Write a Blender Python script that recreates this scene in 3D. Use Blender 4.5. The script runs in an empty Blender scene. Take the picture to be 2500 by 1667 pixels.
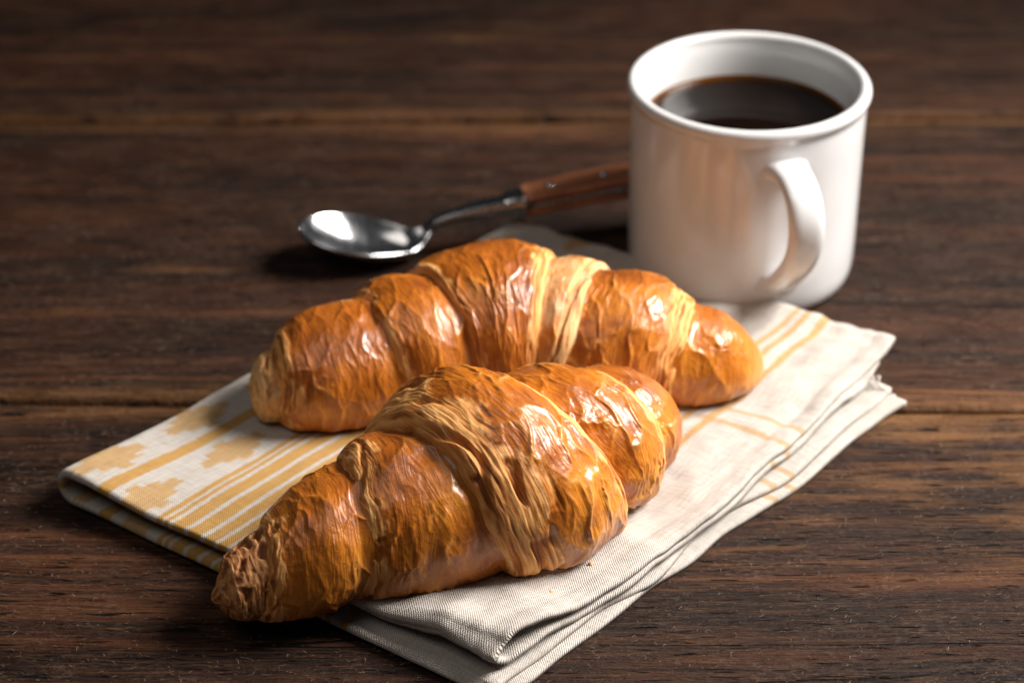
import bpy, math, random
import numpy as np
from mathutils import Vector, Matrix
R_ = math.radians
scene = bpy.context.scene
COL = scene.collection

# ------------------------------------------------------------------ camera, world, lamps, exposure
cam_data = bpy.data.cameras.new('camera')
cam = bpy.data.objects.new('camera', cam_data); COL.objects.link(cam)
cam.location = (0, 0, 0.4402)
cam.rotation_euler = (R_(90 - 31.36), 0, 0)
cam_data.sensor_width = 36.0
cam_data.lens = 36.0 * 5900 / 2500
cam_data.clip_start = 0.02; cam_data.clip_end = 50
cam_data.dof.use_dof = True
cam_data.dof.focus_distance = 0.706
cam_data.dof.aperture_fstop = 8.4
cam_data.dof.aperture_blades = 9
scene.camera = cam

world = bpy.data.worlds.new('World'); scene.world = world
world.use_nodes = True
wbg = world.node_tree.nodes['Background']
wbg.inputs[0].default_value = (0.80, 0.88, 1.0, 1)
wbg.inputs[1].default_value = 0.024

def area(name, loc, target, sx, sy, power, color):
    d = bpy.data.lights.new(name, 'AREA'); d.shape = 'RECTANGLE'
    d.size = sx; d.size_y = sy; d.energy = power; d.color = color
    o = bpy.data.objects.new(name, d); COL.objects.link(o)
    o.location = loc
    o.rotation_euler = (Vector(target) - Vector(loc)).to_track_quat('-Z', 'Y').to_euler()
    return o
key = area('key_softbox', (0.66, 0.79, 0.60), (0.07, 0.665, 0.02), 0.46, 0.40, 4.6, (1.0, 0.95, 0.895))
key.data.spread = R_(70)
area('added_fill_lamp', (-0.40, 0.40, 0.95), (0, 0.68, 0.03), 0.6, 0.6, 1.6, (1.0, 0.92, 0.84))  # unseen area lamp added to soften shade on croissant fronts and brighten the spoon

scene.view_settings.view_transform = 'Standard'
scene.view_settings.look = 'None'
scene.view_settings.exposure = 0.0
scene.view_settings.gamma = 1.0
scene.view_settings.use_curve_mapping = False
scene.render.engine = 'CYCLES'
scene.cycles.use_denoising = True

# ------------------------------------------------------------------ helpers
_rng = np.random.RandomState(7)
_perm = np.concatenate([_rng.permutation(256)] * 3).astype(np.int32)
_g3 = np.array([[1,1,0],[-1,1,0],[1,-1,0],[-1,-1,0],[1,0,1],[-1,0,1],[1,0,-1],[-1,0,-1],
                [0,1,1],[0,-1,1],[0,1,-1],[0,-1,-1],[1,1,0],[-1,1,0],[0,-1,1],[0,-1,-1]], dtype=np.float32)
def pn(x, y, z=0.0, seed=0):
    """vectorised gradient noise, about -1..1"""
    x = np.asarray(x, np.float32) + seed * 17.31; y = np.asarray(y, np.float32) + seed * 5.77
    z = np.asarray(z, np.float32) + seed * 3.13
    x, y, z = np.broadcast_arrays(x, y, z)
    xi = np.floor(x).astype(np.int32); yi = np.floor(y).astype(np.int32); zi = np.floor(z).astype(np.int32)
    xf = x - xi; yf = y - yi; zf = z - zi
    xi &= 255; yi &= 255; zi &= 255
    u = xf*xf*xf*(xf*(xf*6-15)+10); v = yf*yf*yf*(yf*(yf*6-15)+10); w = zf*zf*zf*(zf*(zf*6-15)+10)
    def g(dx, dy, dz):
        h = _perm[_perm[_perm[(xi+dx) & 255] + ((yi+dy) & 255)] + ((zi+dz) & 255)] & 15
        gr = _g3[h]
        return gr[..., 0]*(xf-dx) + gr[..., 1]*(yf-dy) + gr[..., 2]*(zf-dz)
    l = lambda a, b, t: a + (b-a)*t
    return l(l(l(g(0,0,0), g(1,0,0), u), l(g(0,1,0), g(1,1,0), u), v),
             l(l(g(0,0,1), g(1,0,1), u), l(g(0,1,1), g(1,1,1), u), v), w)
def worley(x, y, seed=0):
    """F2 - F1 of a jittered 2D cell grid: zero on the cell borders"""
    x = np.asarray(x, np.float32); y = np.asarray(y, np.float32)
    xi = np.floor(x).astype(np.int32); yi = np.floor(y).astype(np.int32)
    f1 = np.full(x.shape, 9, np.float32); f2 = f1.copy()
    for dx in (-1, 0, 1):
        for dy in (-1, 0, 1):
            cx = xi+dx; cy = yi+dy
            h = _perm[_perm[(cx+seed*31) & 255] + ((cy+seed*7) & 255)]
            h2 = _perm[h + 57]
            d = np.hypot(cx + h/255.0 - x, cy + h2/255.0 - y)
            f2 = np.minimum(f2, np.maximum(f1, d)); f1 = np.minimum(f1, d)
    return f2-f1
def sstep(a, b, x):
    t = np.clip((np.asarray(x, float) - a) / (b - a), 0, 1); return t*t*(3-2*t)

def mesh_obj(name, verts, faces, mat, parent=None, smooth=True, attrs=None, uv=None):
    me = bpy.data.meshes.new(name)
    verts = np.asarray(verts, np.float32)
    if isinstance(faces, np.ndarray):
        n, k = faces.shape
        me.vertices.add(len(verts)); me.vertices.foreach_set('co', verts.ravel())
        me.loops.add(n*k); me.loops.foreach_set('vertex_index', faces.astype(np.int32).ravel())
        me.polygons.add(n); me.polygons.foreach_set('loop_start', np.arange(0, n*k, k, dtype=np.int32))
        me.polygons.foreach_set('loop_total', np.full(n, k, dtype=np.int32))
        me.update(calc_edges=True)
    else:
        me.from_pydata([tuple(map(float, v)) for v in verts], [], [tuple(int(i) for i in f) for f in faces])
    if smooth:
        me.polygons.foreach_set('use_smooth', np.ones(len(me.polygons), bool))
    if attrs:
        for k_, a in attrs.items():
            at = me.attributes.new(k_, 'FLOAT_COLOR', 'POINT')
            at.data.foreach_set('color', np.asarray(a, np.float32).ravel())
    if uv is not None:
        ul = me.uv_layers.new(name='UVMap')
        li = np.empty(len(me.loops), np.int32); me.loops.foreach_get('vertex_index', li)
        ul.data.foreach_set('uv', np.asarray(uv, np.float32)[li].ravel())
    me.validate()
    if mat: me.materials.append(mat)
    o = bpy.data.objects.new(name, me); COL.objects.link(o)
    if parent: o.parent = parent
    return o
def grid_faces(n, m, wrap=False):
    i = np.arange(n-1)[:, None]; j = np.arange(m if wrap else m-1)[None, :]
    j2 = (j+1) % m
    return np.stack([i*m+j, i*m+j2, (i+1)*m+j2, (i+1)*m+j], -1).reshape(-1, 4)
def thing(name, label, cat, group=None, loc=(0, 0, 0)):
    o = bpy.data.objects.new(name, None); COL.objects.link(o); o.location = loc
    o.empty_display_size = 0.01
    o['label'] = label; o['category'] = cat
    if group: o['group'] = group
    return o
def lathe(prof, n=128):
    prof = np.asarray(prof, float); m = len(prof)
    a = np.linspace(0, 2*np.pi, n, endpoint=False)
    v = np.stack([prof[:, 0][:, None]*np.cos(a), prof[:, 0][:, None]*np.sin(a), np.repeat(prof[:, 1][:, None], n, 1)], -1)
    return v.reshape(-1, 3), grid_faces(m, n, True)
def resample(pts, n):
    """Catmull-Rom through pts (k,d) -> dense by arc length of the first 2 comps"""
    P = np.asarray(pts, float); k = len(P)
    E = np.vstack([2*P[0]-P[1], P, 2*P[-1]-P[-2]])
    out = []
    for i in range(k-1):
        p0, p1, p2, p3 = E[i:i+4]; t = np.linspace(0, 1, 60, endpoint=(i == k-2))[:, None]
        out.append(.5*((2*p1)+(-p0+p2)*t+(2*p0-5*p1+4*p2-p3)*t**2+(-p0+3*p1-3*p2+p3)*t**3))
    C = np.vstack(out)
    s = np.concatenate([[0], np.cumsum(np.linalg.norm(np.diff(C[:, :2], axis=0), axis=1))])
    q = np.linspace(0, s[-1], n)
    return np.stack([np.interp(q, s, C[:, j]) for j in range(C.shape[1])], -1), q

class NT:
    """tiny node builder"""
    def __init__(self, name):
        self.m = bpy.data.materials.new(name); self.m.use_nodes = True
        self.t = self.m.node_tree; self.b = self.t.nodes['Principled BSDF']
    def n(self, typ, ins=None, **kw):
        x = self.t.nodes.new('ShaderNode' + typ)
        for k, v in kw.items(): setattr(x, k, v)
        for k, v in (ins or {}).items(): self.set(x.inputs[k], v)
        return x
    def set(self, sock, v):
        if hasattr(v, 'is_output'): self.t.links.new(v, sock)
        elif hasattr(v, 'outputs'): self.t.links.new(v.outputs[0], sock)
        else:
            if isinstance(v, (tuple, list)) and len(v) == 3 and sock.type == 'RGBA': v = (*v, 1)
            sock.default_value = v
    def p(self, **kw):
        for k, v in kw.items(): self.set(self.b.inputs[k.replace('_', ' ')], v)
    def math(self, op, a, b=None, clamp=False):
        x = self.n('Math', operation=op, use_clamp=clamp); self.set(x.inputs[0], a)
        if b is not None: self.set(x.inputs[1], b)
        return x.outputs[0]
    def mix(self, f, a, b, blend='MIX'):
        x = self.n('Mix', data_type='RGBA', blend_type=blend); self.set(x.inputs[0], f)
        self.set(x.inputs[6], a); self.set(x.inputs[7], b); return x.outputs[2]
    def ramp(self, f, stops, interp='LINEAR'):
        x = self.n('ValToRGB'); x.color_ramp.interpolation = interp
        e = x.color_ramp.elements
        while len(e) < len(stops): e.new(0.5)
        for el, (p, c) in zip(e, stops):
            el.position = p; el.color = (c, c, c, 1) if isinstance(c, (int, float)) else (*c, 1)
        self.set(x.inputs[0], f); return x.outputs[0]
    def rng(self, f, a, b, c=0.0, d=1.0):
        x = self.n('MapRange'); self.set(x.inputs[0], f)
        for i, v in enumerate((a, b, c, d)): self.set(x.inputs[i+1], v)
        return x.outputs[0]
    def mapped(self, src, scale, loc=(0, 0, 0)):
        return self.n('Mapping', {'Vector': src, 'Scale': scale, 'Location': loc}).outputs[0]
    def noise(self, vec, scale, detail=4, rough=.55, dist=0.0, **kw):
        return self.n('TexNoise', {'Vector': vec, 'Scale': scale, 'Detail': detail, 'Roughness': rough, 'Distortion': dist}, **kw).outputs['Fac']
    def bump(self, h, strength, dist, normal=None):
        x = self.n('Bump', {'Height': h, 'Strength': strength, 'Distance': dist})
        if normal is not None: self.set(x.inputs['Normal'], normal)
        return x.outputs[0]

# ------------------------------------------------------------------ materials
def wood_material(name, seed, tint=1.0, gold=0.5):
    M = NT(name)
    co = M.n('TexCoord').outputs['Object']
    at = M.n('Attribute', attribute_name='edge_wear_gold').outputs['Color']
    sep = M.n('SeparateColor', {'Color': at}); edge = sep.outputs[0]
    warp = M.noise(M.mapped(co, (3, 9, 1), (seed, 0, 0)), 1.0, 3)
    wco = M.n('VectorMath', {0: co, 1: M.n('CombineXYZ', {1: M.math('MULTIPLY', M.math('SUBTRACT', warp, .5), .030)})}, operation='ADD').outputs[0]
    broad = M.noise(M.mapped(wco, (5, 26, 1), (seed*3, seed, 0)), 1.0, 4, .6)
    ring = M.noise(M.mapped(wco, (2.2, 150, 1), (seed, 3, 0)), 1.0, 5, .65)
    fibre = M.noise(M.mapped(wco, (45, 1100, 1), (seed, 7, 0)), 1.0, 4, .7)
    blotch = M.noise(M.mapped(co, (36, 75, 1), (seed*2, 5, 0)), 1.0, 5, .62)
    speck = M.noise(M.mapped(co, (280, 900, 1), (seed, 1, 0)), 1.0, 3, .7)
    pore = M.noise(M.mapped(co, (70, 620, 1), (seed, 2, 4)), 1.0, 2, .5)
    v = M.math('ADD', M.math('MULTIPLY', broad, .46), M.math('MULTIPLY', ring, .54))
    col = M.ramp(v, [(.34, (.0050, .0018, .0010)), (.46, (.0145, .0050, .0024)), (.55, (.046, .0145, .0056)), (.66, (.130, .046, .0155))])
    edge_wear_gold = M.math('MULTIPLY', M.rng(M.math('ADD', M.math('MULTIPLY', edge, .62), M.math('ADD', M.math('MULTIPLY', ring, .75), M.math('MULTIPLY', fibre, .45))), .74, 1.08), gold)
    col = M.mix(edge_wear_gold, col, (.225, .100, .031))
    col = M.mix(M.rng(fibre, .50, .68, .0, .55), col, (.115, .052, .020))
    col = M.mix(M.rng(fibre, .49, .33, .0, .85), col, (.0065, .0032, .0022))
    # dry raised grain in patches and pale specks
    dust = M.math('MULTIPLY', M.rng(blotch, .44, .66), M.rng(speck, .50, .72))
    col = M.mix(M.math('MULTIPLY', dust, .55), col, (.20, .125, .085))
    col = M.mix(M.rng(pore, .385, .30), col, (.004, .0022, .0018))
    ck = M.noise(M.mapped(wco, (1.6, 34, 1), (seed*5, 2, 0)), 1.0, 2, .5)
    ckm = M.rng(M.noise(M.mapped(co, (5, 14, 1), (seed*4, 9, 0)), 1.0, 2), .50, .56)
    crack = M.math('MULTIPLY', M.rng(M.math('ABSOLUTE', M.math('SUBTRACT', ck, .5)), .0050, .0022), ckm)
    col = M.mix(crack, col, (.0022, .0012, .001))
    if tint != 1.0: col = M.mix(1.0, col, (tint, tint, tint), 'MULTIPLY')
    h = M.math('ADD', M.math('ADD', M.math('MULTIPLY', fibre, .55), M.math('MULTIPLY', ring, .6)), M.math('MULTIPLY', speck, .45))
    h = M.math('SUBTRACT', h, M.math('MULTIPLY', M.rng(pore, .38, .28), .8))
    h = M.math('SUBTRACT', h, M.math('MULTIPLY', crack, 1.2))
    nrm = M.bump(h, 1.0, .0017)
    nrm = M.bump(blotch, .5, .003, nrm)
    rough = M.math('ADD', M.rng(blotch, .3, .7, .40, .62), M.rng(speck, .3, .7, -.08, .10))
    M.p(Base_Color=col, Roughness=rough, Normal=nrm, Specular_IOR_Level=.20)
    return M.m

def crust_material():
    M = NT('croissant_crust')
    co = M.n('TexCoord').outputs['Object']
    a1 = M.n('SeparateColor', {'Color': M.n('Attribute', attribute_name='crust').outputs['Color']})
    a2 = M.n('SeparateColor', {'Color': M.n('Attribute', attribute_name='dome').outputs['Color']})
    glaze, hgt, brown = a1.outputs[0], a1.outputs[1], a1.outputs[2]
    stria, tip, pale = a2.outputs[0], a2.outputs[1], a2.outputs[2]
    uv = M.n('UVMap', uv_map='UVMap').outputs[0]
    n1 = M.noise(M.mapped(co, (1, 1, 1)), 70, 5, .6)
    n2 = M.noise(M.mapped(co, (1, 1, 1), (3, 1, 2)), 330, 4, .6)
    n3 = M.noise(M.mapped(co, (1, 1, 1), (7, 1, 2)), 1400, 3, .6)
    lam = M.noise(M.mapped(uv, (2.1, .07, 1)), 1.0, 4, .65)
    lam2 = M.noise(M.mapped(uv, (.75, .045, 1), (4, 2, 0)), 1.0, 3, .6)
    fv_ = M.math('ADD', M.math('ADD', M.math('MULTIPLY', stria, .46), M.math('MULTIPLY', lam, .50)), M.math('MULTIPLY', M.math('SUBTRACT', lam2, .5), .7))
    flake = M.ramp(fv_, [(.22, (.30, .085, .016)), (.38, (.60, .225, .048)), (.54, (.80, .385, .115)), (.80, (.92, .58, .27))])
    b = M.math('ADD', M.math('ADD', M.math('MULTIPLY', brown, .55), M.math('ADD', .21, M.math('MULTIPLY', M.math('SUBTRACT', n1, .5), .65))), M.math('MULTIPLY', M.math('SUBTRACT', n2, .5), .26))
    b = M.math('ADD', b, M.math('ADD', M.math('MULTIPLY', M.math('SUBTRACT', lam, .5), .50), M.math('MULTIPLY', M.math('SUBTRACT', lam2, .5), .22)))
    gl = M.ramp(b, [(.16, (.77, .42, .115)), (.34, (.68, .285, .042)), (.50, (.55, .182, .016)), (.66, (.37, .100, .009)), (.84, (.19, .047, .007))])
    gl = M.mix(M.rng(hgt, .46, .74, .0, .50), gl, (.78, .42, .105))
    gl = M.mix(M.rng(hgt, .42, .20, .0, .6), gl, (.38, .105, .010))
    g = M.rng(M.math('ADD', glaze, M.math('MULTIPLY', M.math('SUBTRACT', n2, .5), .8)), .30, .70)
    col = M.mix(g, flake, gl)
    col = M.mix(M.math('MULTIPLY', pale, M.rng(n1, .35, .6)), col, (.74, .54, .28))
    col = M.mix(M.math('MULTIPLY', tip, .68), col, M.ramp(stria, [(.20, (.18, .056, .018)), (.55, (.44, .175, .065)), (.85, (.60, .31, .135))]))
    spots = M.rng(M.noise(M.mapped(co, (1, 1, 1), (1, 9, 2)), 420, 2, .4), .705, .74)
    col = M.mix(M.math('MULTIPLY', spots, .4), col, (.10, .03, .01))
    nrm = M.bump(M.math('ADD', M.math('ADD', M.math('MULTIPLY', n2, .55), M.math('MULTIPLY', n3, .25)), M.math('MULTIPLY', lam, M.rng(g, 0, 1, 1.3, .55))), .5, .0008)
    rough = M.math('ADD', M.rng(g, 0, 1, .62, .33), M.math('MULTIPLY', M.math('SUBTRACT', n2, .5), .30))
    M.p(Base_Color=col, Roughness=rough, Normal=nrm, Coat_Weight=M.math('MULTIPLY', g, .42), Coat_Roughness=.15,
        Specular_IOR_Level=.4, Subsurface_Weight=.12, Subsurface_Scale=.004)
    M.b.inputs['Subsurface Radius'].default_value = (1.0, .45, .15)
    return M.m

def linen_material():
    M = NT('linen_weave')
    uv = M.n('UVMap', uv_map='UVMap').outputs[0]        # cloth coordinates in millimetres
    s = M.n('SeparateXYZ', {'Vector': uv})
    u = M.math('ABSOLUTE', s.outputs[0]); v = M.math('ABSOLUTE', s.outputs[1])
    jit = M.noise(uv, .35, 3)
    ju = M.math('ADD', u, M.math('MULTIPLY', M.math('SUBTRACT', jit, .5), .9))
    jv = M.math('ADD', v, M.math('MULTIPLY', M.math('SUBTRACT', jit, .5), .9))
    def band(x, a, b, soft=.35):
        return M.math('MULTIPLY', M.rng(x, a-soft, a+soft), M.rng(x, b+soft, b-soft))
    def union(l):
        r = l[0]
        for k in l[1:]: r = M.math('MAXIMUM', r, k)
        return r
    # woven yellow stripes that run along the fold side (constant u)
    stripes = union([band(ju, *q) for q in ((-2, 1.6), (18.5, 23), (41, 43), (43.9, 45.5), (47, 51.5), (53.2, 57.6), (59.2, 63), (64.4, 67.6), (69, 71.4), (73, 74.6))])
    stripes = M.math('MULTIPLY', stripes, M.rng(v, 204, 196))
    tu = M.math('SUBTRACT', ju, M.rng(v, 20, 120, 0, 25.0))
    thin = union([band(tu, *q) for q in ((100.5, 102.5), (105.0, 107.2), (111.0, 113.6))])
    cross = M.math('MULTIPLY', union([band(jv, *q) for q in ((143.5, 146.3), (153.0, 155.6))]), M.rng(u, 132, 137))
    # stepped blocks between the stripes
    def steps(lo, hi, per, off, phase):
        t = M.math('FRACT', M.math('DIVIDE', M.math('ADD', M.math('ADD', v, M.math('MULTIPLY', M.math('SUBTRACT', M.noise(M.mapped(uv, (1.1, .12, 1)), 1.0, 2), .5), 7.0)), off), per))
        k = M.math('MULTIPLY', M.math('FLOOR', M.math('MULTIPLY', M.math('PINGPONG', M.math('ADD', t, phase), .5), 6.99)), 1/3.0)
        mid = .5*(lo+hi); hw = M.math('MULTIPLY', k, .5*(hi-lo))
        d = M.math('ABSOLUTE', M.math('SUBTRACT', ju, mid))
        return M.rng(M.math('SUBTRACT', hw, d), -.5, .9)
    blocks = M.math('MAXIMUM', steps(2.0, 17.5, 37, 4, 0), steps(25.0, 39.0, 37, 12, 0))
    pat = M.math('MAXIMUM', stripes, M.math('MAXIMUM', M.math('MULTIPLY', thin, .85), M.math('MULTIPLY', cross, .62)))
    pat = M.math('MAXIMUM', pat, M.math('MULTIPLY', blocks, .82))
    # plain weave relief
    P = 0.80
    wu = M.math('SINE', M.math('MULTIPLY', s.outputs[0], 2*math.pi/P)); wv = M.math('SINE', M.math('MULTIPLY', s.outputs[1], 2*math.pi/P))
    weave = M.math('MULTIPLY', wu, wv)
    yarn = M.noise(M.mapped(uv, (.12, 1.3, 1)), 1.0, 3); yarn2 = M.noise(M.mapped(uv, (1.3, .12, 1)), 1.0, 3)
    slub = M.math('ADD', yarn, yarn2)
    fine = M.noise(uv, 3.0, 3)
    base = M.ramp(M.math('MULTIPLY', slub, .5), [(.32, (.44, .385, .335)), (.5, (.58, .53, .48)), (.68, (.68, .635, .59))])
    yel = M.ramp(M.math('MULTIPLY', slub, .5), [(.35, (.44, .205, .012)), (.65, (.60, .315, .026))])
    thread_mask = M.math('MULTIPLY', pat, M.rng(weave, -.9, .3, .62, 1.0))
    col = M.mix(thread_mask, base, yel)
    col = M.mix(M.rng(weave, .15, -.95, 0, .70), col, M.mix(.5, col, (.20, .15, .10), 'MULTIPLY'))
    fleck = M.rng(M.noise(uv, .9, 2), .735, .76)
    col = M.mix(M.math('MULTIPLY', fleck, .55), col, (.12, .075, .04))
    h = M.math('ADD', M.math('MULTIPLY', weave, .5), M.math('ADD', M.math('MULTIPLY', slub, .5), M.math('MULTIPLY', fine, .4)))
    nrm = M.bump(h, .8, .00042)
    M.p(Base_Color=col, Roughness=.88, Normal=nrm, Specular_IOR_Level=.2, Sheen_Weight=.15, Sheen_Roughness=.5)
    return M.m

def simple(name, col, rough, metal=0.0, **kw):
    M = NT(name); M.p(Base_Color=col, Roughness=rough, Metallic=metal, **kw); return M
def porcelain():
    M = NT('glazed_porcelain'); co = M.n('TexCoord').outputs['Object']
    n = M.noise(co, 24, 3); f = M.noise(co, 260, 3)
    col = M.mix(M.rng(n, .35, .65), (.61, .605, .605), (.66, .655, .655))
    M.p(Base_Color=col, Roughness=M.rng(f, .3, .7, .14, .22), Normal=M.bump(n, .12, .002), Specular_IOR_Level=.55, Coat_Weight=.35, Coat_Roughness=.06)
    return M.m
def coffee():
    M = NT('black_coffee'); co = M.n('TexCoord').outputs['Object']
    s = M.n('SeparateXYZ', {'Vector': co})
    r = M.math('SQRT', M.math('ADD', M.math('MULTIPLY', s.outputs[0], s.outputs[0]), M.math('MULTIPLY', s.outputs[1], s.outputs[1])))
    col = M.ramp(M.rng(r, .0315, .0371), [(0, (.0045, .0020, .0014)), (.60, (.014, .0048, .0014)), (.88, (.07, .024, .004)), (1, (.32, .15, .03))])
    M.p(Base_Color=col, Roughness=.03, IOR=1.33, Specular_IOR_Level=.22)
    return M.m
def steel(name, rough, k=1.0):
    M = NT(name); co = M.n('TexCoord').outputs['Object']
    f = M.noise(M.mapped(co, (900, 90, 200)), 1.0, 3)
    M.p(Base_Color=(.72*k, .73*k, .75*k), Metallic=1.0, Roughness=M.rng(f, .3, .7, rough-.04, rough+.05), Normal=M.bump(f, .05, .0002)); return M.m
def handle_wood():
    M = NT('spoon_handle_wood'); co = M.n('TexCoord').outputs['Object']
    f = M.noise(M.mapped(co, (60, 900, 500)), 1.0, 5, .65)
    col = M.ramp(f, [(.3, (.14, .045, .020)), (.55, (.33, .120, .052)), (.75, (.46, .19, .09))])
    M.p(Base_Color=col, Roughness=.42, Normal=M.bump(f, .4, .0006)); return M.m

def strand_material():
    M = NT('pastry_strand'); co = M.n('TexCoord').outputs['Object']
    n = M.noise(co, 160, 3)
    M.p(Base_Color=M.ramp(n, [(.3, (.33, .14, .04)), (.5, (.58, .31, .10)), (.7, (.74, .48, .21))]), Roughness=.5)
    return M.m
STRAND = strand_material(); CRUST = crust_material(); LINEN = linen_material(); PORC = porcelain(); COFFEE = coffee()
STEEL = steel('polished_steel', .17); DSTEEL = steel('spoon_stem_steel', .26, .45); HWOOD = handle_wood()

# ------------------------------------------------------------------ table
table = thing('wooden_table', 'dark weathered brown plank table top under everything', 'table')
table['kind'] = 'structure'
SEAMS = [0.2440, 0.4630, 0.6830, 0.9010, 1.1200, 1.3400]
for k in range(5):
    gap = (.0014, .0014, .0015, .0026, .0014, .0014)
    y0, y1 = SEAMS[k] + gap[k], SEAMS[k+1] - gap[k+1]
    nx, ny = 620, 124
    x = np.linspace(-.62, .62, nx)
    tt = np.linspace(-1, 1, ny); tt = np.sign(tt)*(1-(1-np.abs(tt))**1.5)
    X, T = np.meshgrid(x, tt, indexing='ij')
    slope = (-.0179 if k >= 2 else -.0179)
    def wav(sd): return .0013*pn(x*9, 0*x, 0, sd) + .0006*pn(x*45, 0*x, 0, sd+3)
    seam_tilt = {1: 0, 2: -.0178, 3: .0097}.get
    lo = y0 + wav(20+k) + x*(seam_tilt(k, 0)); hi = y1 + wav(21+k+1) + x*(seam_tilt(k+1, 0))
    Y = lo[:, None] + (hi-lo)[:, None]*(T+1)/2
    dist = np.minimum(Y-lo[:, None], hi[:, None]-Y)
    Z = -.0022*np.clip(1-dist/.0030, 0, 1)**2
    Z += .00035*pn(X*14, Y*60, 0, 40+k) + .00022*pn(X*40, Y*210, 0, 44+k)
    Z -= .0009*sstep(.34, .55, pn(X*5, Y*150, 0, 50+k))
    Z[:, 0] = -.028; Z[:, -1] = -.028
    Z = Z - .0006
    edge_wear_gold = np.exp(-dist/.013)*(0.65+.5*pn(X*12, Y*12, 0, 60+k))
    for (px_, py_, rx_, ry_, am_) in ((.17, .640, .13, .040, .55), (.05, .575, .16, .012, .35), (-.125, .775, .045, .006, .7), (-.16, .745, .03, .004, .5), (-.02, .985, .07, .012, .6), (.14, .60, .12, .010, .4)):  # golden patches at set spots, widest on the right of the front plank
        edge_wear_gold = edge_wear_gold + am_*np.exp(-((X-px_)/rx_)**2 - ((Y-py_)/ry_)**2)*(.6+.9*pn(X*30, Y*160, 0, 63+k))
    edge_wear_gold = np.clip(edge_wear_gold, 0, 1)
    a = np.stack([edge_wear_gold, edge_wear_gold*0, edge_wear_gold*0, np.ones_like(edge_wear_gold)], -1).reshape(-1, 4)
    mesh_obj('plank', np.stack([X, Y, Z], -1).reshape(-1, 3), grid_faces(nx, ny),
             wood_material('weathered_wood', 1.7+k*2.31, .86, (.5, .80, .62, .34, .4)[k]), table, attrs={'edge_wear_gold': a})
# raised wood fibres and dust specks, far too many to count
rs = np.random.RandomState(3)
fv, ff = [], []
for i in range(11000):
    cx, cy = rs.uniform(-.26, .26), .47 + .34*rs.rand()**1.6
    ln = rs.gamma(2.2, .00042) + .0003; a = rs.normal(0, .55); w = rs.uniform(.00003, .00009)
    bend = rs.normal(0, .8); z0 = rs.uniform(-.0002, .0002); hz = rs.uniform(.0001, .0006)
    p0 = np.array([cx, cy, z0]); b = len(fv)
    for q in range(3):
        ang = a + bend*(q-1)*.6
        pt = p0 + np.array([math.cos(ang)*ln*(q-1)*.5, math.sin(ang)*ln*(q-1)*.5, hz*(1-(q-1)**2)])
        for t in range(3):
            th = t*2*math.pi/3
            fv.append(pt + w*np.array([-math.sin(ang)*math.cos(th), math.cos(ang)*math.cos(th), math.sin(th)]))
    for q in range(2):
        for t in range(3):
            t2 = (t+1) % 3
            ff.append((b+q*3+t, b+q*3+t2, b+q*3+3+t2, b+q*3+3+t))
o = mesh_obj('wood_fibres', np.array(fv), np.array(ff), simple('dry_fibre', (.27, .19, .135), .6).m, table)
o['kind'] = 'stuff'

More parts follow.
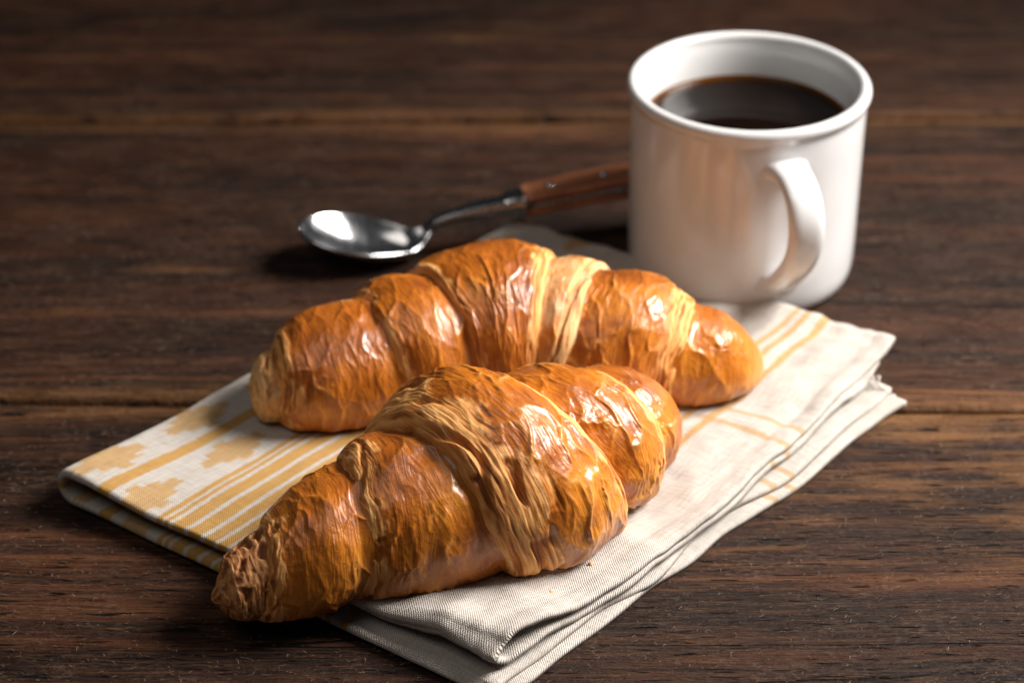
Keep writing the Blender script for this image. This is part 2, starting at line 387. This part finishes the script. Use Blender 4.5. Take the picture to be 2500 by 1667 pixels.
# ------------------------------------------------------------------ napkin (one cloth folded in four)
def build_napkin():
    LU, LV = 165.0, 225.0                     # folded size in mm
    def spaced(L, n):
        t = np.linspace(-1, 1, n); return np.sign(t)*L*(np.abs(t)**1.45)
    U1 = spaced(LU, 301); V1 = spaced(LV, 381)
    U, V = np.meshgrid(U1, V1, indexing='ij')
    up = sstep(-6, 6, U); outer = sstep(-5, 5, V)          # 1 = upper pair / outer sheet
    # local gap sizes
    su = np.clip(np.abs(U)/LU, 0, 1); sv = np.clip(np.abs(V)/LV, 0, 1)
    h2 = 1.15 + .9*np.exp(-((su-1)/.22)**2 - (sv/.10)**2)*(.25+1.1*up) + .25*pn(U/40, V/40, 0, 3)
    Rr = 2.85 + 2.4*np.exp(-(su/.20)**2 - (sv/.13)**2) + .35*pn(U/50, V/50, 2, 5)
    zc = Rr + h2 + .55
    extra = 2.3*np.exp(-(np.clip(.97-su, 0, 1)/.20)**2 - (sv/.14)**2)*up
    h2 = h2 + extra; Rr = Rr + extra
    # fold 2 (across v = 0)
    phi = np.clip(V/h2, -np.pi/2, np.pi/2)
    v = h2 - h2*np.cos(phi) + np.maximum(np.abs(V)-h2*np.pi/2, 0)
    e = np.sin(phi)
    rad = Rr + e*h2
    # fold 1 (across u = 0)
    Phi = np.clip(U/Rr, -np.pi/2, np.pi/2)
    u = Rr - rad*np.cos(Phi) + np.maximum(np.abs(U)-Rr*np.pi/2, 0)
    z = rad*np.sin(Phi)
    z = z + zc
    un, vn = u/LU, v/LV
    L = np.array([-141.8, 625.0])
    T = np.array([2.0, 796.0])
    Bl, Bu = np.array([-3.5, 527.5]), np.array([-1.0, 534.0])
    B = Bl + (Bu-Bl)*up[..., None]
    Rtop, R3, R2, R1 = np.array([132.5, 707.0]), np.array([127.0, 696.0]), np.array([130.0, 685.0]), np.array([133.0, 680.0])
    Rc = (up*outer)[..., None]*Rtop + (up*(1-outer))[..., None]*R3 + ((1-up)*(1-outer))[..., None]*R2 + ((1-up)*outer)[..., None]*R1
    un_, vn_ = un[..., None], vn[..., None]
    XY = (1-un_)*(1-vn_)*L + (1-un_)*vn_*T + un_*(1-vn_)*B + un_*vn_*Rc
    XY += (un**3*4*vn*(1-vn)*(1.5+5.5*up))[..., None]*np.array([.75, -.66])
    # in-plane waviness of edges
    XY[..., 0] += ((3.2-1.0*up)*pn(un*4, vn*6.5, up+outer*2, 11))*(.3+sstep(.55, 1, un))
    XY[..., 1] += ((3.2-.8*up)*pn(un*5, vn*6.5, up+outer*2, 13))*(.3+sstep(.55, 1, un))
    # soft dents and ripples, calmer under the pastries
    free = sstep(.52, .9, un)*.9 + .25 + .8*sstep(.8, 1, vn)
    lay = (up*2+1)/3
    X, Y = XY[..., 0], XY[..., 1]
    d = 1.2*pn(X/19, Y/19, 0, 21) + 1.3*pn((X*.8-Y*.6)/9, (X*.6+Y*.8)/24, 0, 22) + .5*pn(X/7, Y/7, 0, 24)
    z = z + d*free*(.25+.75*up)*lay
    rip = sstep(.80, 1, un)
    z = z + rip*up*outer*1.7*pn(vn*9, 0, 3, 31) + rip*up*(1-outer)*.9*pn(vn*8, 0, 7, 33) + rip*(1-up)*(.25+.7*(1-outer))*pn(vn*10, 0, 5, 32)
    # hem: slightly thicker, lifted corner at the far right
    corner = sstep(.80, 1.02, un)*sstep(.80, 1.02, vn)
    z = z + .45*sstep(.958, .966, su)*(1-.6*(1-up)) - .35*np.exp(-((su-.955)/.006)**2)*up
    z = z + corner*up*(1.5+1.5*outer + 2.2*pn(un*14, vn*16, 0, 71)) + corner*(1-up)*outer*1.0
    z = np.maximum(z, .55 + .15*outer)
    # stripes pulled along a gentle wave like real cloth
    uvU = U; uvV = V
    P = np.stack([X, Y, z], -1)/1000.0
    return P.reshape(-1, 3), grid_faces(len(U1), len(V1)), np.stack([uvU, uvV], -1).reshape(-1, 2)
napkin = thing('linen_napkin', 'off-white linen napkin with yellow woven stripes folded in four beneath the croissants', 'napkin', loc=(0, .66, 0))
vv, fc, uv = build_napkin()
vv[:, 1] -= .66
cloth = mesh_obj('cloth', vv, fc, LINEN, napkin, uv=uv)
sm = cloth.modifiers.new('thickness', 'SOLIDIFY'); sm.thickness = .0019; sm.offset = 0
hem = cloth.vertex_groups.new(name='hem')
hw_ = np.where((np.abs(uv[:, 0]) > 160) | (np.abs(uv[:, 1]) > 220), 1.0, .48)
for wt in (1.0, .48): hem.add(np.nonzero(hw_ == wt)[0].tolist(), wt, 'REPLACE')
sm.vertex_group = 'hem'
# loose threads at the hem corner
rs = np.random.RandomState(5)
for (x0, y0, z0, dx, dy) in ((.1195, .6895, .0058, .0090, -.0055), (.1205, .6880, .0052, .0075, -.0010)):
    k = 22; t = np.linspace(0, 1, k)
    pts = np.stack([x0+dx*t+.0016*np.sin(t*7+dx*900), y0-.66+dy*t+.0016*np.sin(t*6+1), z0-.004*t*t+.0018*np.sin(t*5)], -1)
    tg_ = np.gradient(pts, axis=0); tg_ /= np.linalg.norm(tg_, axis=1, keepdims=True)
    sd_ = np.cross(tg_, [0, 0, 1.0]); up_ = np.cross(sd_, tg_)
    tv = np.stack([pts + .00042*(sd_*math.cos(a_) + up_*math.sin(a_)) for a_ in np.linspace(0, 2*np.pi, 6, endpoint=False)], 1).reshape(-1, 3)
    mesh_obj('loose_thread', tv, grid_faces(k, 6, True), LINEN, napkin, uv=np.repeat(np.stack([t*9+140, t*9+100], -1), 6, 0))

# ------------------------------------------------------------------ croissants
def build_croissant(root, axis, center_i, wraps, seed, res=.00034, M=520, z0cam=1.0):
    """axis rows: x, y, r, z0 in mm.  wraps: dicts with (top, front) edge positions along the roll in mm."""
    A, q = resample(axis, 900)
    cpt = np.asarray(axis[center_i][:2])
    q = q - q[np.argmin(np.linalg.norm(A[:, :2]-cpt, axis=1))]
    tx = np.gradient(A[:, 0], q); ty = np.gradient(A[:, 1], q)
    k = np.ones(61)/61
    pad = lambda a: np.convolve(np.pad(a, 30, mode='edge'), k, 'valid')
    tx, ty = pad(tx), pad(ty); ln = np.hypot(tx, ty); tx /= ln; ty /= ln
    f = lambda a, s: np.interp(s, q, a)
    parts = []
    for wi, w in enumerate(wraps):
        sd = seed*10 + wi
        th = np.linspace(-np.pi/2, 1.5*np.pi, M, endpoint=False)
        g = np.clip((np.pi/2-th)/R_(110), -1.25, 1.25)
        edgeL = w['L'][0] + (w['L'][1]-w['L'][0])*g + 1.5*pn(th*1.3, 0*th, 0, sd) + .5*pn(th*5, 0*th, 0, sd+2)
        edgeR = w['R'][0] + (w['R'][1]-w['R'][0])*g + 1.5*pn(th*1.3, 0*th, 4, sd) + .5*pn(th*5, 0*th, 4, sd+2)
        if w.get('capL'): edgeL = edgeL*0 + w['L'][0]
        if w.get('capR'): edgeR = edgeR*0 + w['R'][0]
        length = np.abs(w['R'][0]-w['L'][0])
        n = int(max(40, length/(res*1000)*1.12))
        p = np.linspace(0, 1, n); p = p + .055*np.sin(4*np.pi*p)/(-2)*1.0 if False else (p*.8 + .2*(.5-.5*np.cos(np.pi*p)))
        S = edgeL[None, :] + (edgeR-edgeL)[None, :]*p[:, None]
        TH = np.repeat(th[None, :], n, 0)
        dL = S - edgeL[None, :]; dR = edgeR[None, :] - S
        Rb = f(A[:, 2], S)
        prof = Rb + w['h']
        vis = lambda k, e: e if k not in w else w[k][0] + (w[k][1]-w[k][0])*g
        vL, vR = vis('vL', edgeL), vis('vR', edgeR)
        c = np.clip((S-vL[None, :])/np.maximum(vR-vL, 1)[None, :], 0, 1)
        pk = w.get('pk', .5)
        c2 = np.where(c < pk, .5*c/pk, .5+.5*(c-pk)/(1-pk))
        prof = prof + w.get('bulge', 1.2)*(1-np.abs(2*c2-1)**1.7)
        def lip(d, wd, depth):
            t = np.clip(1-d/wd, 0, 1); return depth*(1-np.sqrt(np.maximum(1-t*t, 0)))
        if w.get('capL'): prof = prof*np.sqrt(np.clip(1-np.clip(1-dL/w['capL'], 0, 1)**2.2, 0, 1))
        else: prof = prof - lip(dL, w.get('lw', 3.5), w.get('ld', 6.0))
        if w.get('capR'): prof = prof*np.sqrt(np.clip(1-np.clip(1-dR/w['capR'], 0, 1)**2.2, 0, 1))
        else: prof = prof - lip(dR, w.get('lw', 3.5), w.get('ld', 6.0))
        arc = TH*np.maximum(Rb, 8)
        # --- relief in (s, arc) space, mm
        cx, cy = np.cos(TH)*Rb, np.sin(TH)*Rb
        wx = 2.2*pn(S/9, cx/9, cy/9, sd+1); wy = 2.2*pn(S/9, cx/9, cy/9, sd+2)
        lump = 1.3*pn(S/15, cx/17, cy/17, sd+3) + .40*pn((S+wx)/5.5, (cx+wy)/8, (cy+wy)/8, sd+16)
        def ridge(a): return 1-np.abs(a)*2.0
        def crest(a, k=2.6, p_=1.3): return np.clip(1-np.abs(a)*k, 0, 1)**p_
        m1 = sstep(-.20, .38, pn(S/14, cx/16, cy/16, sd+17)); m2 = sstep(-.05, .45, pn(S/10, cx/10, cy/10, sd+18))
        Rm = max(float(np.mean(Rb)), 9.0); ar = TH*Rm
        u1 = 2.3*pn(S/6, cx/7, cy/7, sd+31) + .45*pn(S/2.2, cx/3, cy/3, sd+33); u2 = 4.0*pn(S/8, cx/9, cy/9, sd+32) + .7*pn(S/2.5, cx/3, cy/3, sd+34)
        cs = w.get('cs', 1.0)
        rdg = lambda f_, wd_, p_: (1-np.clip(f_/wd_, 0, 1))**p_
        e1 = rdg(worley((S+u1)/(6.6*cs), (ar+u2)/(13.5*cs), sd+4), .60, 2.7)*(.36+.64*m1)
        e2 = rdg(worley((S+u1*.8)/2.9, (ar+u2*.8)/8.5, sd+5), .60, 2.6)*(.24+.76*m2)
        e4 = rdg(worley((S+u1*.5)/1.5, (ar+u2*.5)/2.4, sd+19), .6, 2.0)*(.25+.75*m1*m2)
        e3 = pn((S+wy)/1.2, cx/1.9, cy/1.9, sd+6)
        # long laminated strands that run around the roll
        dS = np.where(dL < dR, dL, -dR)
        st1 = ridge(pn((dS+.40*wx)/1.3, TH*1.7+wy*.08, S/30, sd+9)*1.25)
        st2 = ridge(pn((dS+.25*wx)/.62, TH*3.1+wy*.08, S/20, sd+10)*1.2)
        stria = .62*st1 + .38*st2
        flL = w.get('fl', 3.0); flR = w.get('fr', 3.0)
        flv = 1 + .75*pn(TH*1.7, 0*TH, 0, sd+30)
        flL, flR0 = flL*flv, flR
        jag = 2.2*pn(S/7, cx/6, cy/6, sd+7) + 1.0*pn(S/2, cx/3, cy/3, sd+8)
        mL = 1-sstep(0, 1, (dL+jag*min(1.3, w.get('fl', 3)/6)-flL*.35)/(flL*.85+.4)); mR = 1-sstep(flR*.55, flR*1.15+.3, dR+jag*min(1, flR/6))
        fl = np.maximum(mL, mR)
        if w.get('all_flake'): fl = np.maximum(fl, w['all_flake'])
        amp = w.get('wr', 1.0)
        relief = amp*(.72*e1 + .26*e2 + .17*e4 + .03*e3) + .10*(st2-.4)*w.get('fine', 1.0)
        glz = lump + relief - .5
        flk = .9*lump + w.get('sa', 1.0)*(.12*(st1-.45) + .20*(st2-.4)) + .25*e1*amp + .05*e3 - .5
        disp = glz*(1-fl) + flk*fl
        # folds sink a little where strands part
        hole = sstep(.12, .42, pn((dS+.5*wx)/3.6, TH*2.2+.1*wy, 0, sd+12))*fl*sstep(1.2, 3.0, np.minimum(dL, dR))
        hdep = 1.7*hole*w.get('hole', .5)
        disp = disp - hdep
        endfade = np.ones_like(disp)
        if w.get('capL'): endfade *= sstep(0, w['capL']*.7, dL)
        if w.get('capR'): endfade *= sstep(0, w['capR']*.7, dR)
        rho = np.maximum(prof + disp*(.25+.75*endfade), .2)
        r0 = f(A[:, 2], S); z0 = f(A[:, 3], S)
        tX, tY = f(tx, S), f(ty, S)
        nX, nY = tY, -tX                                         # toward the camera side
        hx = rho*np.cos(TH)*1.04; hz = rho*np.sin(TH)
        x = f(A[:, 0], S) + nX*hx; y = f(A[:, 1], S) + nY*hx
        over = np.where(S > q[-1], S-q[-1], np.where(S < q[0], S-q[0], 0)); x += tX*over; y += tY*over
        zz = r0*.66 + hz
        zz = np.where(zz > 2, zz, 2 - (2-zz)*np.exp(-(2-np.minimum(zz, 2))/6)*.6)
        zz = np.maximum(zz, 0) + .15*np.minimum(zz, 0)
        z = z0 + zz
        P = np.stack([x, y, z], -1)/1000.0
        topness = np.clip(np.sin(TH), -1, 1)
        brown = np.clip(.50 + .34*topness + .42*sstep(-.05, -.6, topness) + .30*pn(S/22, cx/22, cy/22, sd+14) + w.get('brown', 0), 0, 1)
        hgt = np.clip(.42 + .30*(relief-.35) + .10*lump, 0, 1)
        one = np.ones_like(z)
        lipm = np.zeros_like(z)
        glaze = np.clip(1-fl, 0, 1)
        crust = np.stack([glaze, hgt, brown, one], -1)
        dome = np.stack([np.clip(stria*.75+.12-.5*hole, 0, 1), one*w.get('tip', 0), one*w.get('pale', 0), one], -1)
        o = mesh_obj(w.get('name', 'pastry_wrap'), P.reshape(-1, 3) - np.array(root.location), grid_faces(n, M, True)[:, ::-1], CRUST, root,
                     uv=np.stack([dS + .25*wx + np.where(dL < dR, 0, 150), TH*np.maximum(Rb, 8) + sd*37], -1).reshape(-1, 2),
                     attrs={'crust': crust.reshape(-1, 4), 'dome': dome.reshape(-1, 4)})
        parts.append(o)
        ns = w.get('strands', 0)
        if ns:
            rr = np.random.RandomState(sd+77); sv, sf = [], []
            N3 = np.cross(np.gradient(P, axis=1), np.gradient(P, axis=0)); N3 /= np.maximum(np.linalg.norm(N3, axis=-1, keepdims=True), 1e-12)
            width = w.get('fl', 3.0)*1.0
            for q_ in range(ns):
                d0 = rr.uniform(.06, 1)*width; t0 = rr.uniform(-.45, 1.5); t1 = t0 + rr.uniform(.25, 1.0); m_ = 36
                tt_ = np.linspace(t0, min(t1, 2.1), m_)
                wob = pn(tt_*2.2 + 0*d0, np.full(m_, round(d0/2.2)*1.7), 0, sd+60)*2.6 + pn(tt_*7, np.full(m_, q_*1.3), 0, sd+61)*.8
                dd = np.clip(d0 + wob, .3, width*1.1)
                ti = ((tt_+np.pi/2)/(2*np.pi)*M); j = np.clip(ti.astype(int), 0, M-1)
                col_d = dL[:, j]                                    # (n, m)
                ii = np.array([np.searchsorted(col_d[:, k_], dd[k_]) for k_ in range(m_)]).clip(1, n-2)
                nn = N3[ii, j]; pts = P[ii, j] + nn*(hdep[ii, j]*.001*rr.uniform(.3, 1.0))[:, None]
                pts = np.stack([np.convolve(np.pad(pts[:, c_], 3, mode='edge'), np.ones(7)/7, 'valid') for c_ in range(3)], -1)
                lift = .00020 + .00060*np.sin(np.linspace(0, np.pi, m_))*rr.rand()
                pts = pts + nn*lift[:, None] if np.ndim(lift) else pts
                tg_ = np.gradient(pts, axis=0); tg_ /= np.maximum(np.linalg.norm(tg_, axis=1, keepdims=True), 1e-12)
                bb = np.cross(tg_, nn)
                rad_ = rr.uniform(.00010, .00024)*(.35+.65*np.sin(np.linspace(.12, np.pi-.12, m_)))
                b0 = len(sv)
                for k_ in range(m_):
                    for a_ in range(5):
                        an = a_*2*math.pi/5
                        sv.append(pts[k_] + rad_[k_]*(bb[k_]*math.cos(an) + nn[k_]*math.sin(an)*.8))
                for k_ in range(m_-1):
                    for a_ in range(5):
                        a2_ = (a_+1) % 5
                        sf.append((b0+k_*5+a_, b0+k_*5+a2_, b0+(k_+1)*5+a2_, b0+(k_+1)*5+a_))
            so = mesh_obj('flaky_strands', np.array(sv) - np.array(root.location), np.array(sf), STRAND, o)
            so['kind'] = 'stuff'
    return parts

front = thing('croissant', 'glossy brown croissant in front with its dark pointed tip overhanging the napkin edge', 'croissant',
              'croissants on the napkin', loc=(-.013, .595, .008))
axis_f = [(-92, 560, 7.0, 4.5), (-82, 563, 11.0, 5), (-66, 570, 15.6, 6.5), (-42, 581, 21.5, 8.8), (-13, 595, 28, 8.8), (11, 612, 25.5, 8.8), (29, 630, 22, 8.8), (40, 646, 17, 8.8), (46, 657, 11, 8.8)]
wraps_f = [
    dict(L=(-18, -4), R=(22, 39), h=3.4, fl=17, fr=5, bulge=4.6, pk=.52, wr=1.5, hole=1.0, ld=9, strands=280),
    dict(L=(-40, -44), R=(-8, 6), vR=(-18, -4), h=.0, fl=9, fr=3, bulge=3.0, wr=.95, cs=1.25, hole=.9, ld=7, strands=150),
    dict(L=(-66, -71), R=(-28, -32), vR=(-39, -44), h=.2, fl=9, fr=4, bulge=2.6, pk=.6, wr=.85, hole=.6, ld=5, strands=80),
    dict(L=(-79, -79), R=(-58, -58), h=-1.2, fl=30, fr=30, bulge=.6, wr=.5, capL=3.5, tip=1.0, hole=.6, name='pastry_tip'),
    dict(L=(-80.5, -80.5), R=(-64, -64), h=-3.4, fl=30, fr=30, bulge=.6, wr=.5, capL=3.5, tip=1.0, hole=.6, name='pastry_tip'),
    dict(L=(-82, -82), R=(-70, -70), h=-5.6, fl=30, fr=30, bulge=.6, wr=.4, capL=4, tip=1.0, hole=.6, name='pastry_tip'),
    dict(L=(10, 28), R=(55, 59), vL=(22, 39), h=-.6, fl=3, fr=6, bulge=3.6, wr=1.45),
    dict(L=(40, 44), R=(79, 79), vL=(55, 59), h=-1.2, fl=3, fr=3, bulge=1.6, pk=.35, wr=.9, capR=12, name='pastry_end'),
]
build_croissant(front, axis_f, 4, wraps_f, 1)

rear = thing('croissant', 'golden croissant behind, lying crosswise on the napkin with both ends rounded', 'croissant',
             'croissants on the napkin', loc=(0, .688, .008))
axis_r = [(-86, 662, 13, 8.8), (-74, 664, 16, 8.8), (-47, 673, 21, 8.8), (-12, 685, 24.5, 8.8), (12, 687, 24.5, 8.8), (44, 682, 21, 8.8), (64, 681, 16.5, 8.8), (77, 684, 11.5, 8.8), (86, 687, 8, 8.8)]
wraps_r = [
    dict(L=(-15, -4), R=(25, 20), h=2.8, fl=5, fr=7, bulge=3.2, wr=1.0, brown=.05, ld=9, strands=25),
    dict(L=(-38, -32), R=(-6, 6), vR=(-15, -4), h=.6, fl=5, fr=3, bulge=3.0, wr=.9, ld=7),
    dict(L=(-69, -69), R=(-28, -22), vR=(-38, -32), h=.2, fl=7, fr=3, bulge=3.2, wr=.9, lw=5, ld=8),
    dict(L=(-77, -77), R=(-58, -58), h=-3.2, fl=16, fr=10, bulge=.5, wr=.6, capL=5, pale=.8, name='pastry_tip'),
    dict(L=(18, 14), R=(41, 33), vL=(25, 20), h=1.2, fl=8, fr=9, bulge=1.6, wr=.8, pale=.6, hole=.6),
    dict(L=(32, 24), R=(74, 67), vL=(41, 33), h=.2, fl=3, fr=11, bulge=3.2, wr=1.1, brown=-.05, ld=7),
    dict(L=(64, 57), R=(97, 97), vL=(74, 67), h=-.4, fl=3, fr=3, bulge=2.2, pk=.4, wr=1.0, capR=13, brown=-.12, name='pastry_end'),
]
build_croissant(rear, axis_r, 3, wraps_r, 4)

# ------------------------------------------------------------------ mug of coffee
MX, MY, MH = .0835, .7735, .0766
mug = thing('coffee_mug', 'white porcelain mug with rolled rim and strap handle holding black coffee', 'mug', loc=(MX, MY, 0))
prof = [(0, .0022), (.030, .0022), (.0330, .0010), (.0342, .0), (.0354, .0002), (.0366, .0007), (.0382, .0016), (.0397, .0034), (.0406, .0062), (.0410, .010), (.0412, .02), (.0413, .04), (.0415, .06), (.0416, .0695)]
for a in np.linspace(-75, 190, 20):
    prof.append((.0408 + .0022*math.cos(R_(a)), MH - .0024 + .0024*math.sin(R_(a))))
prof += [(.0381, .0722), (.0373, .0690), (.0368, .062), (.0365, .04), (.0362, .014), (.0345, .0085), (.031, .0065), (.0, .006)]
pv, pf = lathe(prof, 160)
mesh_obj('mug_body', pv, pf, PORC, mug)
# strap handle
HA = R_(-90 + 14)
hp = np.array([(.0396, .0612), (.0450, .0624), (.0525, .0620), (.0592, .0588), (.0630, .0525), (.0634, .0455), (.0610, .0385), (.0566, .0320), (.0508, .0258), (.0455, .0205), (.0396, .0165)])
C, _ = resample(hp, 64)
tg = np.gradient(C, axis=0); tg /= np.linalg.norm(tg, axis=1)[:, None]
nr = np.stack([tg[:, 1], -tg[:, 0]], -1)
cs = np.linspace(0, 2*np.pi, 28, endpoint=False)
tpos = np.linspace(0, 1, 64)
flare = 1 + .45*np.exp(-tpos/.06) + .35*np.exp(-(1-tpos)/.05)
hv = []
for i in range(64):
    for a in cs:
        ca, sa = math.cos(a), math.sin(a)
        wdt = .0062*flare[i]*np.sign(ca)*abs(ca)**.7; tk = .0030*flare[i]*np.sign(sa)*abs(sa)**.8
        pr = C[i] + nr[i]*tk
        hv.append((pr[0]*math.cos(HA) - wdt*math.sin(HA), pr[0]*math.sin(HA) + wdt*math.cos(HA), pr[1]))
mesh_obj('handle', np.array(hv), grid_faces(64, 28, True), PORC, mug)
lvl = .0594
cofp = [(0, lvl), (.0322, lvl), (.0346, lvl+.00008), (.0357, lvl+.0004), (.0364, lvl+.0010), (.03672, lvl+.0019)]
coff = thing('coffee', 'black coffee filling the white mug to just below its rim', 'coffee', loc=(MX, MY, 0))
pv, pf = lathe(cofp, 128)
mesh_obj('coffee_surface', pv, pf, COFFEE, coff)

# ------------------------------------------------------------------ spoon
spoon = thing('spoon', 'steel teaspoon with riveted wooden handle lying behind the croissants', 'spoon', loc=(-.0295, .787, 0))
spoon.rotation_euler = (R_(0), 0, R_(12))
# local x runs from the tip (-) to the handle end (+)
def bowl():
    nu, nv_ = 72, 40
    verts = []
    Lb = .050
    for i in range(nu+1):
        t = i/nu                              # 0 tip .. 1 neck
        x = -Lb + Lb*t
        half = .0165*math.sin(math.pi*min(1, (t**.78)))**.62 if 0 < t < 1 else 0.0
        half = max(half, .0019 if t > .9 else 0.0)
        rimz = .0150 - .0110*t + .007*max(0, t-.80)/.2*max(0, t-.80)/.2
        depth = .0098*math.sin(math.pi*min(1, t*.92+.04))**.8*(1 if t < .999 else 0)
        for j in range(nv_+1):
            s = -1+2*j/nv_
            verts.append((x, half*s, rimz - depth*(1-abs(s)**2.2)))
    v = np.array(verts)
    return v, grid_faces(nu+1, nv_+1)
bv, bf = bowl()
ob = mesh_obj('bowl', bv, bf, STEEL, spoon)
m = ob.modifiers.new('thickness', 'SOLIDIFY'); m.thickness = .0013; m.offset = -1
m = ob.modifiers.new('smooth', 'SUBSURF'); m.levels = m.render_levels = 1
def strip(path, halfw, thick, n_sec=16, power=.6):
    """swept rounded bar: path rows (x, z), widths and thicknesses per row"""
    P = np.asarray(path, float); hv = []
    tg = np.gradient(P, axis=0); tg /= np.linalg.norm(tg, axis=1)[:, None]
    nr = np.stack([-tg[:, 1], tg[:, 0]], -1)
    a = np.linspace(0, 2*np.pi, n_sec, endpoint=False)
    for i in range(len(P)):
        for t in a:
            ca, sa = math.cos(t), math.sin(t)
            wd = halfw[i]*np.sign(ca)*abs(ca)**power; tk = thick[i]*np.sign(sa)*abs(sa)**power
            hv.append((P[i, 0]+nr[i, 0]*tk, wd, P[i, 1]+nr[i, 1]*tk))
    fc = [tuple(q) for q in grid_faces(len(P), n_sec, True)]
    fc.append(tuple(range(n_sec))); fc.append(tuple(range((len(P)-1)*n_sec, len(P)*n_sec))[::-1])
    return np.array(hv), fc
stem = np.array([(-.0030, .0085), (.0006, .0118), (.0045, .0134), (.010, .0147), (.017, .0157), (.0245, .0165), (.0290, .0168)])
SC, _ = resample(stem, 40); tt = np.linspace(0, 1, 40)
v_, f_ = strip(SC, .0023 + .0020*tt, .0014 + .0016*tt)
mesh_obj('stem', v_, f_, DSTEEL, spoon)
v_, f_ = strip([(.0275, .0166), (.0290, .0167), (.0330, .0169), (.0350, .0170)], [.0046, .0052, .0054, .0053], [.0036, .0043, .0045, .0044])
mesh_obj('bolster', v_, f_, DSTEEL, spoon)
def zline(x): return .0172 + .007*(x-.034)/.05 - .0175*((x-.034)/.095)**3
xs = np.linspace(.0345, .129, 24)
hw = .0060 + .0012*np.sin((xs-.0345)/.0945*np.pi*1.1)
v_, f_ = strip(np.stack([xs, zline(xs)], -1), hw*.99, np.full(24, .0010), power=.35); mesh_obj('tang', v_, f_, DSTEEL, spoon)
for sg in (1, -1):
    v_, f_ = strip(np.stack([xs, zline(xs) + sg*.0026], -1), hw, np.full(24, .0017), power=.45)
    mesh_obj('handle_scale', v_, f_, HWOOD, spoon)
for rx in (.0445, .0650, .0855, .1060):
    rv, rf = lathe([(0, .0008), (.0009, .0007), (.0015, .0003), (.0017, -.0006)], 20)
    o = mesh_obj('rivet', rv, rf, STEEL, spoon); o.location = (rx, 0, zline(rx) + .0044)

# ------------------------------------------------------------------ crumbs
rs = np.random.RandomState(11)
for (cx, cy, cz, sz, lb) in ((.0115, .5655, .0092, .0011, 'largest golden pastry crumb on the linen in front of the glossy front croissant'), (.0235, .5800, .0092, .0008, 'small pastry crumb on the linen farther right beside the front croissant')):
    ph = np.linspace(0, 2*np.pi, 9, endpoint=False); rings = []
    for k, (rr_, zz_) in enumerate(((.55, -.5), (1, -.1), (.9, .35), (.35, .6))):
        rings.append(np.stack([np.cos(ph)*rr_*(.7+.6*rs.rand(9)), np.sin(ph)*rr_*(.5+.5*rs.rand(9)), zz_*np.ones(9)+.2*rs.rand(9)], -1))
    vv_ = np.vstack(rings)*sz
    fc_ = [tuple(q) for q in grid_faces(4, 9, True)] + [tuple(range(27, 36)), tuple(range(9))[::-1]]
    o = mesh_obj('pastry_crumb', vv_, fc_, STRAND); o.location = (cx, cy, cz); o.rotation_euler = (0, 0, rs.rand()*6)
    o['label'] = lb; o['category'] = 'crumb'; o['group'] = 'crumbs beside the front croissant'
